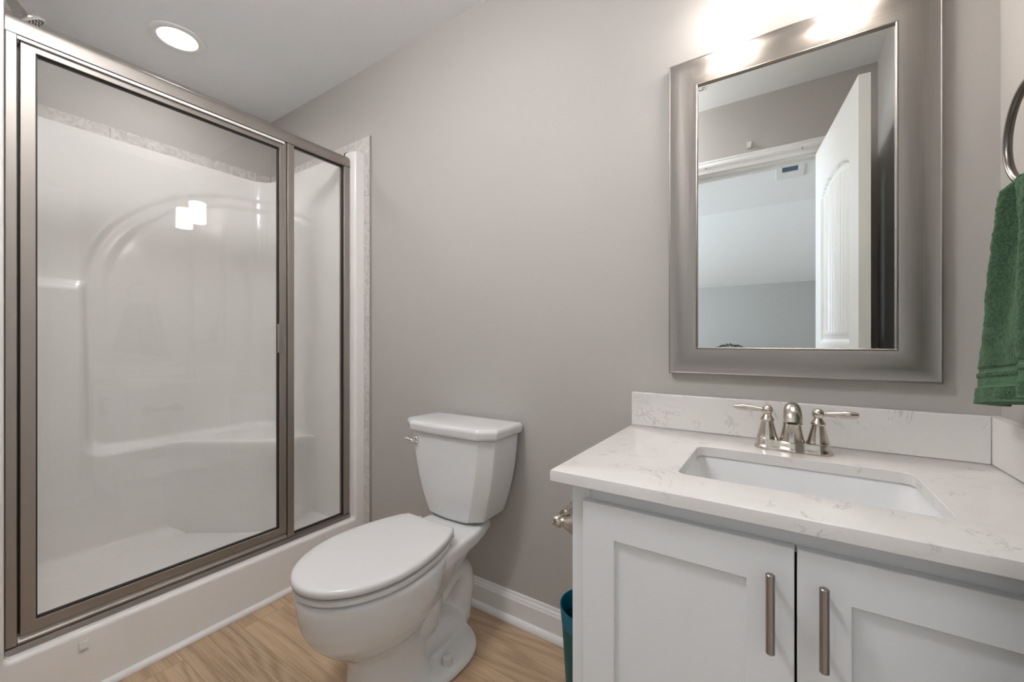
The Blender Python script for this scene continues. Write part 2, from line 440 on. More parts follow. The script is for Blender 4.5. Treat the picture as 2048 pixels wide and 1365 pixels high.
# dresser with dried stems, only the tips reach the mirror view
dxr = -0.56
t = thing('dresser', 'low brown wooden dresser against the far bedroom wall, below the dark dried stems', 'dresser', (dxr, -3.35, 0))
obj('body', box(nb(), dxr - .5, dxr + .5, -3.59, -3.15, .06, .74), 'bedfloor', t, bev=.004)
obj('top', box(nb(), dxr - .52, dxr + .52, -3.60, -3.13, .741, .765), 'bedfloor', t, bev=.004)
for k in range(3):
    z0 = .10 + k * .21
    d = obj('drawer', box(nb(), dxr - .47, dxr + .47, -3.149, -3.130, z0, z0 + .19), 'bedfloor', t, bev=.003)
    for sx_ in (-.2, .2):
        bm = nb(); lathe(bm, [(.006, 0), (.006, .012), (.013, .016), (.013, .022), (.002, .025)], (dxr + sx_, -3.130, z0 + .095), (0, 1, 0), 16)
        obj('knob', bm, 'nickel', d)
t = thing('vase_of_stems', 'dark vase of dried brown stems, tips seen at the mirror bottom edge', 'plant', (dxr, -3.35, .766))
bm = nb(); lathe(bm, [(.045, .766), (.06, .80), (.055, .85), (.03, .895), (.028, .905), (.024, .905), (.026, .89), (.045, .85), (.04, .78)], (dxr, -3.35, 0), n=28)
obj('vase', bm, 'vase', t)
bm = nb()
for k in range(17):
    a = random.uniform(0, 2 * PI); xo = (k - 8) * .019; h = .962 + .070 * math.sqrt(max(0, 1 - ((k - 8) / 9.5) ** 2)) + random.uniform(-.008, .008)
    yo = math.sin(a) * .03
    base = Vector((dxr + xo * .06, -3.35, .87)); tip = Vector((dxr + xo, -3.35 + yo, h))
    mid = base.lerp(tip, .55) + Vector((xo * .12, 0, .01))
    P = spline([base, mid, tip], 5)
    tube(bm, P, [.0022] * (len(P) - 3) + [.007, .009, .003], 8)
obj('stems', bm, 'stem', t)

# ------------------------------------------------------------------ bathroom door, open against the right wall
DW, DTH, DHH = 0.715, 0.035, 2.03
ang = math.atan2(0.714, 0.087)
door = bpy.data.objects.new('door_1', None); C.objects.link(door)
door.location = (0.181, YR + 0.012, 0.008); door.rotation_euler = (0, 0, ang); door['kind'] = 'structure'
LOC[door] = Matrix.Translation(door.location) @ Matrix.Rotation(ang, 4, 'Z')
# local: x 0..DW along the leaf, +y face = room side (faces -X in the world), z up
def panel_sd(x, z):
    """signed distance-ish, >0 inside the panel recess"""
    x0, x1 = .115, DW - .115
    best = -1
    # top plank panel with a cambered head
    zt = 1.70 + .115 * math.sqrt(max(0, 1 - ((x - DW / 2) / ((x1 - x0) / 2 + .04)) ** 2))
    best = max(best, min(x - x0, x1 - x, z - 1.055, zt - z))
    best = max(best, min(x - x0, x1 - x, z - .20, .92 - z))
    return best
def door_d(x, z):
    s = panel_sd(x, z)
    if s <= 0: return 0
    d = -.009 * sst(0, .010, s) + .0055 * sst(.018, .040, s)
    if s > .042:
        ph = ((x - .115) / .0485) % 1.0
        d -= .0050 * math.exp(-((min(ph, 1 - ph)) / .09) ** 2)
    return d
bm = nb()
nx, nz = 150, 230
F1 = [[bm.verts.new((DW * i / nx, DTH + door_d(DW * i / nx, DHH * j / nz), DHH * j / nz)) for j in range(nz + 1)] for i in range(nx + 1)]
for i in range(nx):
    for j in range(nz): bm.faces.new((F1[i][j], F1[i][j + 1], F1[i + 1][j + 1], F1[i + 1][j]))
loop = [F1[i][0] for i in range(nx + 1)] + [F1[nx][j] for j in range(1, nz + 1)] + [F1[i][nz] for i in range(nx - 1, -1, -1)] + [F1[0][j] for j in range(nz - 1, 0, -1)]
bk = [bm.verts.new((v_.co.x, 0, v_.co.z)) for v_ in loop]
for i in range(len(loop)):
    j = (i + 1) % len(loop); bm.faces.new((loop[i], loop[j], bk[j], bk[i]))
bm.faces.new(bk)
leaf = obj('door_leaf', bm, 'doorp', door, local=True, sharp=30)
bm = nb()
for z in (.22, 1.02, 1.82):
    lathe(bm, [(.007, z), (.007, z + .09)], (-0.004, -.008, 0), n=12)
obj('hinge', bm, 'nickel', door, local=True)

# small hooks on the casing head and a little clip on the wall above it
for k, x in enumerate((-.375, 0.09)):
    bm = nb(); y = YR + .0155
    box(bm, x - .003, x + .003, y, y + .003, DH + .035, DH + .055)
    P = spline([(x, y + .002, DH + .036), (x, y + .010, DH + .030), (x, y + .013, DH + .038)], 4); tube(bm, P, .0018, 8)
    o = obj('wall_hook', bm, 'nickel')
    tag(o, ('tiny metal hook on the left part of the door casing head, in the mirror', 'tiny metal hook on the door casing head close to the open door, in the mirror')[k], 'hook', 'hooks on the door casing')
bm = nb(); box(bm, -.165, -.143, YR + .0005, YR + .006, 2.155, 2.192); box(bm, -.162, -.146, YR + .006, YR + .014, 2.155, 2.168)
tag(obj('wall_clip', bm, 'plastic', bev=.001), 'small pale clip on the wall above the door casing, in the mirror', 'clip')

# ------------------------------------------------------------------ shower unit
XF = -1.752      # front face of the unit
XI = -2.600      # inner face, far wall
Y0, Y1 = 0.171, 1.252   # inner faces, end walls
ZP = 0.085; ZU = 2.010
CURB = 0.195
sh = thing('shower_stall', 'one-piece white fibreglass shower stall with moulded corner seat and arch', 'shower', (XF, .70, 0))
RC = 0.11
def upath(s):
    """U path round the inside; returns x, y, nx, ny (inward)"""
    L1 = abs(XI - XF) - RC - 0.075; L2 = RC * PI / 2; L3 = (Y1 - Y0) - 2 * RC
    tot = 2 * L1 + 2 * L2 + L3; d = s * tot
    if d < L1: return (XF - .075 - d, Y0, 0, 1)
    d -= L1
    if d < L2:
        a = d / RC; return (XI + RC - RC * math.sin(a), Y0 + RC - RC * math.cos(a), math.sin(a), math.cos(a))
    d -= L2
    if d < L3: return (XI, Y0 + RC + d, 1, 0)
    d -= L3
    if d < L2:
        a = d / RC; return (XI + RC - RC * math.cos(a), Y1 - RC + RC * math.sin(a), math.cos(a), -math.sin(a))
    d -= L2
    return (XI + RC + d, Y1, 0, -1)
def wall_disp(x, y, z):
    """inward relief of the surround"""
    d = 0.0
    # left column up to the soap ledge, and the body below the seat ledge line
    ye = .475 - .02 * (z - .6)
    r = .06
    def col(y, z):
        a = (ye - y); b = (1.310 - z)
        return min(a, b)
    def low(y, z): return .563 - z
    c1, c2 = col(y, z), low(y, z)
    # rounded inside corner between column and low body
    q = .07; h = max(q - abs(c1 - c2), 0) / q
    m1 = max(c1, c2) + h * h * q / 4
    on_far = sst(XI + .16, XI + .02, x)
    d += .042 * sst(-.030, .016, m1) * max(on_far, 0)
    # arch band: raised ring round a recess
    ry, rz = .72, .56; cy, cz_ = 1.20, 1.33
    e = math.hypot((min(y, cy) - cy) / ry, max(0, z - cz_) / rz)
    k = sst(1.03, .985, e) * .5 + sst(.93, .885, e) * .5
    d -= .009 * k * on_far * (1 - sst(-.030, .016, m1))
    return d
bm = nb()
NS, NZ = 360, 240
def wallpt(u, w):
    x, y, nx_, ny_ = upath(u)
    z = ZP - .02 + (ZU - ZP + .02) * w
    d = wall_disp(x, y, z) + .055 * (1 - sst(0, .09, z - ZP)) ** 2 * sst(XF - .08, XF - .22, x)
    return (x + nx_ * d, y + ny_ * d, z)
grid(bm, NS, NZ, wallpt)
# flat top flange joining the room walls
for f_ in range(NS):
    pass
bm.verts.ensure_lookup_table()
top = [bm.verts[i * (NZ + 1) + NZ] for i in range(NS + 1)]
def flange(v_):
    x, y = v_.co.x, v_.co.y
    return None
outer = []
for i, v_ in enumerate(top):
    x, y, nx_, ny_ = upath(i / NS)
    # project outward to the surrounding rectangle
    X0, YA, YZ = XL + .002, YS + .002, YB - .002
    ts = []
    if nx_ > 1e-6: ts.append((v_.co.x - X0) / nx_)
    if ny_ > 1e-6: ts.append((v_.co.y - YA) / ny_)
    if ny_ < -1e-6: ts.append((v_.co.y - YZ) / ny_)
    tt = min(ts); outer.append(bm.verts.new((v_.co.x - nx_ * tt, v_.co.y - ny_ * tt, ZU)))
for i in range(NS): bm.faces.new((top[i], outer[i], outer[i + 1], top[i + 1]))
sur = obj('wall_surround', bm, 'fiber', sh, sharp=50)

# pan floor
def panpt(u, w):
    x = XF - .085 - (abs(XI - XF) - .085) * u; y = Y0 + (Y1 - Y0) * w
    dd = math.hypot(x + 2.17, y - .70)
    z = ZP + .018 * min(1, dd / .55)
    e = min(y - Y0, Y1 - y, x - XI); z += .055 * (1 - sst(0, .09, e)) ** 2 * 0.9
    f = (XF - .085) - x; z += .11 * (1 - sst(0, .07, f)) ** 1.5; z = min(z, CURB - .012)
    return (x, y, z)
obj('pan', grid(nb(), 60, 80, panpt), 'fiber', sh, sharp=60)

# front frame: curb and two posts with a rolled lip, cut as a rounded opening
bm = nb()
yo0, yo1, zo1 = YS + .002, YB - .0025, ZU
def uring(yl, yr, zb, r, x, off=0.0):
    """open U outline from top-left down, across, up to top-right, inner corners of radius r"""
    pts = []
    for k in range(13): pts.append((x, yl, zo1 - (zo1 - zb - r) * k / 12))
    for k in range(1, 10): a = PI / 2 * k / 10; pts.append((x, yl + r - r * math.cos(a), zb + r - r * math.sin(a)))
    for k in range(25): pts.append((x, yl + r + (yr - yl - 2 * r) * k / 24, zb))
    for k in range(1, 10): a = PI / 2 * k / 10; pts.append((x, yr - r + r * math.sin(a), zb + r - r * math.cos(a)))
    for k in range(13): pts.append((x, yr, zb + r + (zo1 - zb - r) * k / 12))
    return pts
U = []
U.append(uring(yo0, yo1, 0.0, .0001, XF))                      # outer edge on the front face
U.append(uring(yo0 + .001, yo1 - .001, 0.001, .0001, XF))
U.append(uring(Y0 - .009, Y1 + .014, CURB - .014, .014, XF))
for k in range(1, 7):
    a = PI / 2 * k / 6; q = .014
    U.append(uring(Y0 - .009 + .5 * q * math.sin(a), Y1 + .014 - .8 * q * math.sin(a), CURB - .014 + q * math.sin(a), .014, XF - q * (1 - math.cos(a))))
U.append(uring(Y0, Y1, CURB, .014, XF - .060))
U.append(uring(Y0, Y1, CURB - .006, .014, XF - .074))
U.append(uring(Y0, Y1, ZP + .09, .014, XF - .086))
loft(bm, U, cap=False, closed=False)
# ends toward the back wall
obj('curb_and_posts', bm, 'fiber', sh, sharp=50)
# post tops and outer edges
obj('post_cap', box(nb(), XF - .075, XF - .001, yo0, Y0, ZU - .004, ZU), 'fiber', sh)
bm = nb(); box(bm, XF - .075, XF - .001, Y1, yo1, ZU - .004, ZU)
box(bm, XF - .075, XF - .0005, yo1 - .001, yo1 + .0005, 0, ZU - .004)
obj('post_cap', bm, 'fiber', sh)
# rounded foot strip of the apron
prof = [(0, 0), (.016, 0), (.0165, .008), (.013, .014), (.006, .0175), (0, .018)]
obj('apron_foot', prism(nb(), prof, lambda p, e: (XF + p[0], (.112, YB - .012)[e], p[1] + .0005)), 'fiber', sh)
# moulded seat
def seat_x(y):
    return XI + .034 + .413 * sst(.72, 1.13, y) + .07 * max(0, (y - Y1 + .07) / .07) ** 2.5
bm = nb(); rings = []
for z, k, ins in ((ZP + .01, .95, .0), (.16, .955, 0), (.28, .965, 0), (.42, .985, 0), (.52, 1.0, 0), (.548, 1.0, .002), (.558, 1.0, .008), (.5625, 1.0, .018), (.563, 1, .03)):
    ring = []
    yl = .69
    for i in range(97):
        y = yl + (Y1 + .004 - yl) * (i / 96) ** .8
        x = XI + .035 + (seat_x(y) - XI - .035) * k - ins
        ring.append((max(x, XI - .02), y, z))
    ring += [(XI - .025, Y1 + .004, z), (XI - .025, yl, z)]
    rings.append(ring)
loft(bm, rings)
obj('corner_seat', bm, 'fiber', sh, sharp=50)
# little plastic clips on the apron
for y in (.318, 1.105):
    bm = nb(); box(bm, XF + .0005, XF + .0035, y - .010, y + .010, .140, .166); box(bm, XF + .0036, XF + .0055, y - .006, y + .006, .144, .151)
    obj('apron_clip', bm, 'fiber', sh, bev=.002)
# drain
t = thing('shower_drain', 'round perforated metal drain in the white shower floor', 'drain', (-2.17, .70, ZP))
bm = nb(); lathe(bm, [(.055, .0), (.055, .0045), (.052, .006), (.048, .005), (.001, .0045)], (-2.17, .70, ZP + .0005), n=40)
obj('strainer', bm, 'chrome', t)
bm = nb()
for rr, n_ in ((.014, 6), (.026, 12), (.038, 18)):
    for k in range(n_):
        a = 2 * PI * k / n_; lathe(bm, [(.0034, .0), (.0034, .0018), (.001, .0019)], (-2.17 + rr * math.cos(a), .70 + rr * math.sin(a), ZP + .0042), n=8)
obj('drain_holes', bm, 'dark', t)

# ------------------------------------------------------------------ shower enclosure: brushed nickel frame with hinged door and fixed panel
XE = -1.785     # outer face of the frame
def rail_prof(bm, prof, y0, y1):  # prof (x, z)
    return prism(bm, prof, lambda p, e: (p[0], (y0, y1)[e], p[1]))
EY0, EY1 = Y0 + .0012, Y1 - .003
en = thing('shower_enclosure', 'brushed nickel framed clear glass shower screen with hinged door', 'shower screen', (XE, .70, CURB))
HZ0, HZ1 = 1.928, 1.982
obj('header', rail_prof(nb(), [(XE, HZ0), (XE, HZ1 - .022), (XE - .004, HZ1 - .010), (XE - .012, HZ1 - .003), (XE - .022, HZ1), (XE - .034, HZ1 - .003), (XE - .042, HZ1 - .012), (XE - .044, HZ0)], EY0, EY1), 'nick_y', en, sharp=50)
obj('threshold_track', rail_prof(nb(), [(XE + .004, CURB + .001), (XE + .004, CURB + .006), (XE + .001, CURB + .016), (XE - .006, CURB + .018), (XE - .010, CURB + .020), (XE - .040, CURB + .020), (XE - .044, CURB + .001)], EY0, EY1), 'nick_y', en, sharp=30)
obj('threshold_rail', rail_prof(nb(), [(XE - .002, CURB + .0205), (XE - .002, CURB + .026), (XE - .008, CURB + .032), (XE - .012, CURB + .040), (XE - .030, CURB + .040), (XE - .030, CURB + .0205)], EY0 + .023, .9425), 'nick_y', en, sharp=30)
obj('wall_jamb', box(nb(), XE - .044, XE, EY0, EY0 + .022, CURB + .0205, HZ0 - .0005), 'nick_z', en, bev=.002)
obj('wall_jamb', box(nb(), XE - .044, XE - .004, EY1 - .028, EY1, CURB + .0205, HZ0 - .0005), 'nick_z', en, bev=.002)
obj('mullion', box(nb(), XE - .044, XE - .002, .945, .974, CURB + .0205, HZ0 - .0005), 'nick_z', en, bev=.002)
obj('bottom_stop', box(nb(), XE - .040, XE - .004, .974, EY1 - .028, CURB + .0202, CURB + .023), 'nick_y', en)
# fixed panel glass with black gasket
def glass_panel(parent, y0, y1, z0, z1, xg):
    obj('gasket', frame_box(y0, y1, z0, z1, .0045, xg - .006, xg + .006), 'black', parent)
    obj('glass_pane', box(nb(), xg - .0025, xg + .0025, y0 + .003, y1 - .003, z0 + .003, z1 - .003), 'glass', parent)
def frame_box(y0, y1, z0, z1, w, x0, x1):
    bm = nb()
    rings = []
    for (x, ins) in ((x0, 0), (x1, 0), (x1, w), (x0, w), (x0, 0)):
        rings.append([(x, y0 + ins, z0 + ins), (x, y1 - ins, z0 + ins), (x, y1 - ins, z1 - ins), (x, y0 + ins, z1 - ins)])
    R = [[bm.verts.new(p) for p in r] for r in rings[:-1]]; R.append(R[0])
    for a, b in zip(R[:-1], R[1:]):
        for i in range(4): j = (i + 1) % 4; bm.faces.new((a[i], a[j], b[j], b[i]))
    return bm
glass_panel(en, .974, EY1 - .028, CURB + .023, HZ0, XE - .020)
# hinged door: thing > door > frame pieces
DY0, DY1, DZ0, DZ1 = EY0 + .027, .940, CURB + .044, HZ0 - .006
dr = obj('door_frame', frame_box(DY0, DY1, DZ0, DZ1, .0295, XE - .030, XE), 'nick_z', en, bev=.0015)
SWy0, SWy1, SZ0, SZ1 = DY0 + .0295, DY1 - .0295, DZ0 + .0295, DZ1 - .0295
obj('door_gasket', frame_box(SWy0, SWy1, SZ0, SZ1, .0035, XE - .022, XE - .008), 'black', dr)
obj('door_glass', box(nb(), XE - .0175, XE - .0125, SWy0 + .003, SWy1 - .003, SZ0 + .003, SZ1 - .003), 'glass', dr)
bm = nb(); box(bm, XE + .0005, XE + .0035, DY1 - .0405, DY1 - .010, 1.019, 1.141); box(bm, XE + .0035, XE + .020, DY1 - .0405, DY1 - .0375, 1.019, 1.141)
obj('door_pull', bm, 'handle', dr, bev=.0008)
obj('drip_rail', rail_prof(nb(), [(XE + .0005, DZ1 + .000), (XE + .007, DZ1 - .001), (XE + .008, DZ1 - .010), (XE + .005, DZ1 - .011), (XE + .0005, DZ1 - .006)], DY0 - .006, DY1 - .012), 'plastic', dr)
obj('pivot_block', box(nb(), XE - .028, XE - .004, DY1 + .0005, DY1 + .0045, DZ0 - .004, DZ0 + .008), 'dark', en)
obj('door_seal', box(nb(), XE - .026, XE - .022, DY1 + .0002, .9435, DZ0 + .012, DZ1), 'black', en)
obj('hinge_seal', box(nb(), XE - .026, XE - .018, EY0 + .0222, DY0 - .0002, DZ0, DZ1), 'black', en)

# shower head
hx, hy, hz = -2.17, .268, 2.168
t = thing('wall_shower', 'polished chrome shower head high above the shower frame in the top left corner', 'shower head', (hx, YS, 2.24))
P = spline([(hx, YS + .010, 2.262), (hx, YS + .05, 2.275), (hx, YS + .09, 2.265), (hx, YS + .115, 2.246)], 6)
obj('arm', tube(nb(), P, .0105, 16), 'chrome', t)
bm = nb(); lathe(bm, [(.032, 0), (.032, .004), (.024, .010), (.012, .012)], (hx, YS + .0005, 2.262), (0, 1, 0)); obj('escutcheon', bm, 'chrome', t)
ax_ = Vector((.0, .062, -.084)).normalized(); c0_ = Vector((hx, YS + .112, 2.248))
bm = nb(); lathe(bm, [(.014, 0), (.017, .006), (.017, .018), (.015, .020), (.020, .024), (.023, .034), (.027, .052), (.033, .072), (.036, .083), (.041, .088), (.041, .092), (.038, .094)], c0_, ax_, 40); obj('head', bm, 'chrome', t)
bm = nb(); lathe(bm, [(.035, .0945), (.035, .097), (.001, .0985)], c0_, ax_, 32); hd = obj('spray_face', bm, 'plastic', t)
bm = nb(); u_ = ax_.orthogonal().normalized(); w_ = ax_.cross(u_)
for rr, n_ in ((.008, 6), (.018, 12), (.028, 18)):
    for k in range(n_):
        a = 2 * PI * k / n_; lathe(bm, [(.0022, .096), (.0015, .101)], c0_ + (u_ * math.cos(a) + w_ * math.sin(a)) * rr, ax_, 8)
obj('nozzles', bm, 'dark', t)

# ------------------------------------------------------------------ downlight
lx, ly = -2.285, .715
t = thing('recessed_downlight', 'round recessed ceiling light with white trim ring, lit', 'ceiling light', (lx, ly, ZC))
bm = nb(); R_ = []
for r, z in ((.105, -.0005), (.104, -.004), (.098, -.006), (.078, -.006), (.073, -.004), (.071, .002), (.066, .034), (.066, .060), (.105, .060)):
    R_.append([(lx + r * math.cos(2 * PI * k / 56), ly + r * math.sin(2 * PI * k / 56), ZC + z) for k in range(56)])
obj('trim_ring', loft(bm, R_, cap=False), 'trim', t)
bm = nb(); lathe(bm, [(.0655, .040), (.0655, .0365), (.040, .0345), (.001, .034)], (lx, ly, ZC), n=48)
obj('lens', bm, 'can', t)

# ------------------------------------------------------------------ fill light added on the ceiling, out of view, to even the brightness
qx, qy = -.95, .16
t = thing('added_fill_light', 'added unseen fill light, a round white drum on the ceiling near the doorway', 'ceiling light', (qx, qy, ZC))
bm = nb(); lathe(bm, [(.06, -.0005), (.06, -.012), (.020, -.018), (.012, -.020), (.012, -.060)], (qx, qy, ZC), n=48); obj('canopy', bm, 'trim', t)
bm = nb(); lathe(bm, [(.013, -.061), (.120, -.062), (.130, -.066), (.130, -.142), (.122, -.150), (.05, -.154), (.001, -.154)], (qx, qy, ZC), n=48); obj('diffuser', bm, 'fill', t, sharp=50)

# ------------------------------------------------------------------ vanity light
t = thing('vanity_light', 'two-light brushed nickel vanity fixture with white glass cylinder shades', 'wall light', (.005, YB, 2.13))
bm = nb(); box(bm, -.17, .18, YB - .022, YB - .0005, 2.095, 2.175); obj('backplate', bm, 'nick_z', t, bev=.004)
for cx in (-.115, .125):
    cy = 1.205
    P = spline([(cx, YB - .022, 2.135), (cx, YB - .06, 2.135), (cx, cy + .02, 2.125), (cx, cy, 2.10), (cx, cy, 2.080)], 5)
    obj('arm', tube(nb(), P, .007, 14), 'nickel', t)
    bm = nb(); lathe(bm, [(.012, 2.085), (.026, 2.078), (.030, 2.070), (.030, 2.060), (.008, 2.058)], (cx, cy, 0)); obj('shade_holder', bm, 'nickel', t)
    bm = nb(); R_ = []
    for r, z in ((.006, 2.0575), (.046, 2.057), (.050, 2.052), (.0515, 1.915), (.0515, 1.913), (.048, 1.913), (.0475, 1.916), (.047, 2.046), (.006, 2.047)):
        R_.append([(cx + r * math.cos(2 * PI * k / 48), cy + r * math.sin(2 * PI * k / 48), z) for k in range(48)])
    s_ = obj('lamp_shade', loft(bm, R_, cap=False), 'shade', t)
    bm = nb(); lathe(bm, [(.013, 2.046), (.013, 2.030), (.020, 2.018), (.028, 2.000), (.029, 1.988), (.025, 1.972), (.014, 1.962), (.001, 1.959)], (cx, cy, 0), n=28)
    obj('bulb', bm, 'bulb', t)

# ------------------------------------------------------------------ mirror
MX0, MX1, MZ0, MZ1 = -.285, .302, .971, 1.896
t = thing('framed_mirror', 'rectangular wall mirror in a wide brushed pewter frame above the sink', 'mirror', ((MX0 + MX1) / 2, YB, MZ0))
FP = [(0, .0010), (0, .0215), (.0015, .0235), (.004, .0235), (.006, .0225), (.034, .0215), (.060, .0175), (.0735, .0135), (.0745, .0150), (.0765, .0155), (.0785, .0140), (.0790, .0070), (.0790, .0010)]
bm = nb(); uvl = bm.loops.layers.uv.new('UVMap')
def mpt(c, w, d):
    x = MX0 + w if c in (0, 3) else MX1 - w; z = MZ0 + w if c in (0, 1) else MZ1 - w
    return (x, YB - d, z)
V = [[bm.verts.new(mpt(c, w, d)) for (w, d) in FP] for c in range(4)]
for c in range(4):
    e = (c + 1) % 4
    for k in range(len(FP)):
        k2 = (k + 1) % len(FP)
        f = bm.faces.new((V[c][k], V[e][k], V[e][k2], V[c][k2]))
        for lp in f.loops:
            co = lp.vert.co; along = co.x if c in (0, 2) else co.z; across = co.z if c in (0, 2) else co.x
            lp[uvl].uv = (along + c * 3, across)
obj('frame', bm, 'frame', t, sharp=25)
gx0, gx1, gz0, gz1 = MX0 + .079, MX1 - .079, MZ0 + .079, MZ1 - .079
obj('backing', box(nb(), MX0 + .02, MX1 - .02, YB - .0065, YB - .0015, MZ0 + .02, MZ1 - .02), 'dark', t)
bm = nb(); vs = [bm.verts.new(p) for p in ((gx0 - .002, YB - .0078, gz0 - .002), (gx1 + .002, YB - .0078, gz0 - .002), (gx1 + .002, YB - .0078, gz1 + .002), (gx0 - .002, YB - .0078, gz1 + .002))]
bm.faces.new(vs); r_ = bmesh.ops.extrude_face_region(bm, geom=bm.faces[:]); bmesh.ops.translate(bm, vec=(0, .001, 0), verts=[e for e in r_['geom'] if isinstance(e, bmesh.types.BMVert)])
glz = obj('mirror_glass', bm, 'mirror', t)
# faint printed marks in the glass corner
bm = nb(); random.seed(3)
for row, (n_, h_) in enumerate(((7, .004), (6, .005))):
    for k in range(n_):
        x = gx0 + .0025 + k * .0042; z = gz1 - .009 - row * .0065
        box(bm, x, x + random.choice((.001, .0018, .003)), YB - .0082, YB - .0079, z, z + h_ * random.uniform(.5, 1))
obj('printed_mark', bm, 'ink', t)

# ------------------------------------------------------------------ vanity
VX0, VX1 = -.366, XR - .002
VYF, VYB = .785, YB - .002
t = thing('vanity_cabinet', 'white shaker bathroom vanity cabinet with two doors under the quartz counter', 'cabinet', ((VX0 + VX1) / 2, VYB, 0))
bm = nb()
box(bm, VX0, VX0 + .016, VYF + .019, VYB, 0, CT - .0235); box(bm, VX1 - .016, VX1, VYF + .019, VYB, 0, CT - .0235)
box(bm, VX0 + .016, VX1 - .016, VYB - .012, VYB, .09, CT - .0235)
box(bm, VX0 + .016, VX1 - .016, VYF + .019, VYB - .012, .09, .106)
box(bm, VX0 + .016, VX1 - .016, VYF + .085, VYF + .10, 0, .09)
obj('body', bm, 'cab', t, bev=.0008)
bm = nb()   # face frame
box(bm, VX0, VX0 + .040, VYF, VYF + .0185, 0.0, CT - .0235); box(bm, VX1 - .040, VX1, VYF, VYF + .0185, 0.0, CT - .0235)
box(bm, VX0 + .0403, VX1 - .0403, VYF + .0003, VYF + .0185, CT - .0235 - .045, CT - .0235); box(bm, VX0 + .0403, VX1 - .0403, VYF + .0003, VYF + .0185, .09, .13)
obj('face_frame', bm, 'cab', t, bev=.0008)
obj('dark_interior', box(nb(), VX0 + .041, VX1 - .041, VYF + .012, VYF + .016, .131, CT - .07), 'dark', t)
def shaker(x0, x1, z0, z1, yf):
    bm = nb(); s_ = .065; th = .0185
    rings = []
    for ins, y in ((0, yf + th), (0, yf + .0012), (.0012, yf), (s_ - .0003, yf), (s_, yf + .0004), (s_ + .0004, yf + .0075), (s_ + .0008, yf + .0078)):
        rings.append([(x0 + ins, y, z0 + ins), (x1 - ins, y, z0 + ins), (x1 - ins, y, z1 - ins), (x0 + ins, y, z1 - ins)])
    return loft(bm, rings)
def pull(parent, x, z0, z1, yf):
    yc = yf - .030
    bm = nb(); tube(bm, [(x, yc, z0), (x, yc, z0 + .001), (x, yc, z1 - .001), (x, yc, z1)], [.0052, .0062, .0062, .0052], 28)
    h = obj('handle', bm, 'handle', parent, sharp=40)
    bm = nb()
    for z in (z0 + .018, z1 - .018): tube(bm, [(x, yf - .0002, z), (x, yc + .003, z)], .0042, 14)
    obj('standoff', bm, 'handle', h) if False else None
    # posts join the same bar
    me2 = bpy.data.meshes.new('tmp'); bm.to_mesh(me2); bm.free()
    b3 = nb(); b3.from_mesh(h.data); b3.from_mesh(me2)
    bmesh.ops.transform(b3, matrix=Matrix.Identity(4), verts=b3.verts[:])
    n0 = len(h.data.vertices); b3.verts.ensure_lookup_table()
    Wi = LOC[parent].inverted()
    for v_ in b3.verts[n0:]: v_.co = Wi @ v_.co
    b3.to_mesh(h.data); b3.free(); bpy.data.meshes.remove(me2)
    for p in h.data.polygons: p.use_smooth = True
    h.data.set_sharp_from_angle(angle=math.radians(40))
XG = .0178
dl = obj('door', shaker(VX0 + .031, XG - .0017, .105, .7475, VYF - .019), 'cab', t, sharp=20)
pull(dl, -.0148, .592, .713, VYF - .019)
d2 = obj('door', shaker(XG + .0017, VX1 - .026, .105, .7475, VYF - .019), 'cab', t, sharp=20)
pull(d2, .0508, .592, .713, VYF - .019)

# countertop with undermount cutout
CX0, CX1, CY0, CY1 = -.3985, XR - .001, .747, YB - .001
SX0, SX1, SY0, SY1 = -.176, .219, .868, 1.126
t = thing('countertop', 'white veined quartz countertop with backsplash on top of the white vanity cabinet', 'countertop', ((CX0 + CX1) / 2, (CY0 + CY1) / 2, CT))
def slab():
    bm = nb(); ins = rrect(SX0, SX1, SY0, SY1, .022, 0, 7); n = len(ins)
    out_ = []
    cxm, cym = (SX0 + SX1) / 2, (SY0 + SY1) / 2
    corner = {0: (CX1, CY1), 1: (CX0, CY1), 2: (CX0, CY0), 3: (CX1, CY0)}
    for i, p in enumerate(ins):
        c = i // 8; k = i % 8
        cx, cy = corner[c]
        # spread: first half of the arc to one side, middle at the corner
        if k in (3, 4): q = (cx, cy)
        elif k < 3:
            q = (cx, p[1] + (cy - p[1]) * k / 3) if c in (0, 2) else (p[0] + (cx - p[0]) * k / 3, cy)
        else:
            f = (7 - k) / 3
            q = (p[0] + (cx - p[0]) * f, cy) if c in (0, 2) else (cx, p[1] + (cy - p[1]) * f)
        out_.append(q)
    e = .0022
    def sh_(q, d):
        x = min(max(q[0], CX0 + d), CX1 - d); y = min(max(q[1], CY0 + d), CY1 - d); return x, y
    zt, zb = CT, CT - .023
    R = []
    R.append([(p[0], p[1], zb) for p in ins])
    R.append([(p[0], p[1], zt - .001) for p in ins])
    cr = rrect(SX0 - .001, SX1 + .001, SY0 - .001, SY1 + .001, .022, zt, 7)
    R.append(cr)
    R.append([(*sh_(q, e), zt) for q in out_])
    R.append([(*sh_(q, e * .3), zt - e * .3) for q in out_])
    R.append([(*sh_(q, 0), zt - e) for q in out_])
    R.append([(*sh_(q, 0), zb + .001) for q in out_])
    R.append([(*sh_(q, .001), zb) for q in out_])
    V_ = [[bm.verts.new(p) for p in r] for r in R]; V_.append(V_[0])
    for a, b in zip(V_[:-1], V_[1:]):
        for i in range(n): j = (i + 1) % n; bm.faces.new((a[i], a[j], b[j], b[i]))
    bmesh.ops.remove_doubles(bm, verts=bm.verts[:], dist=1e-6)
    return bm
obj('slab', slab(), 'quartz', t, sharp=25)
obj('backsplash', box(nb(), CX0, XR - .019, YB - .021, YB - .001, CT + .0004, CT + .103), 'quartz', t, bev=.0015)
obj('side_splash', box(nb(), XR - .0185, XR - .001, CY0, YB - .001, CT + .0004, CT + .103), 'quartz', t, bev=.0015)

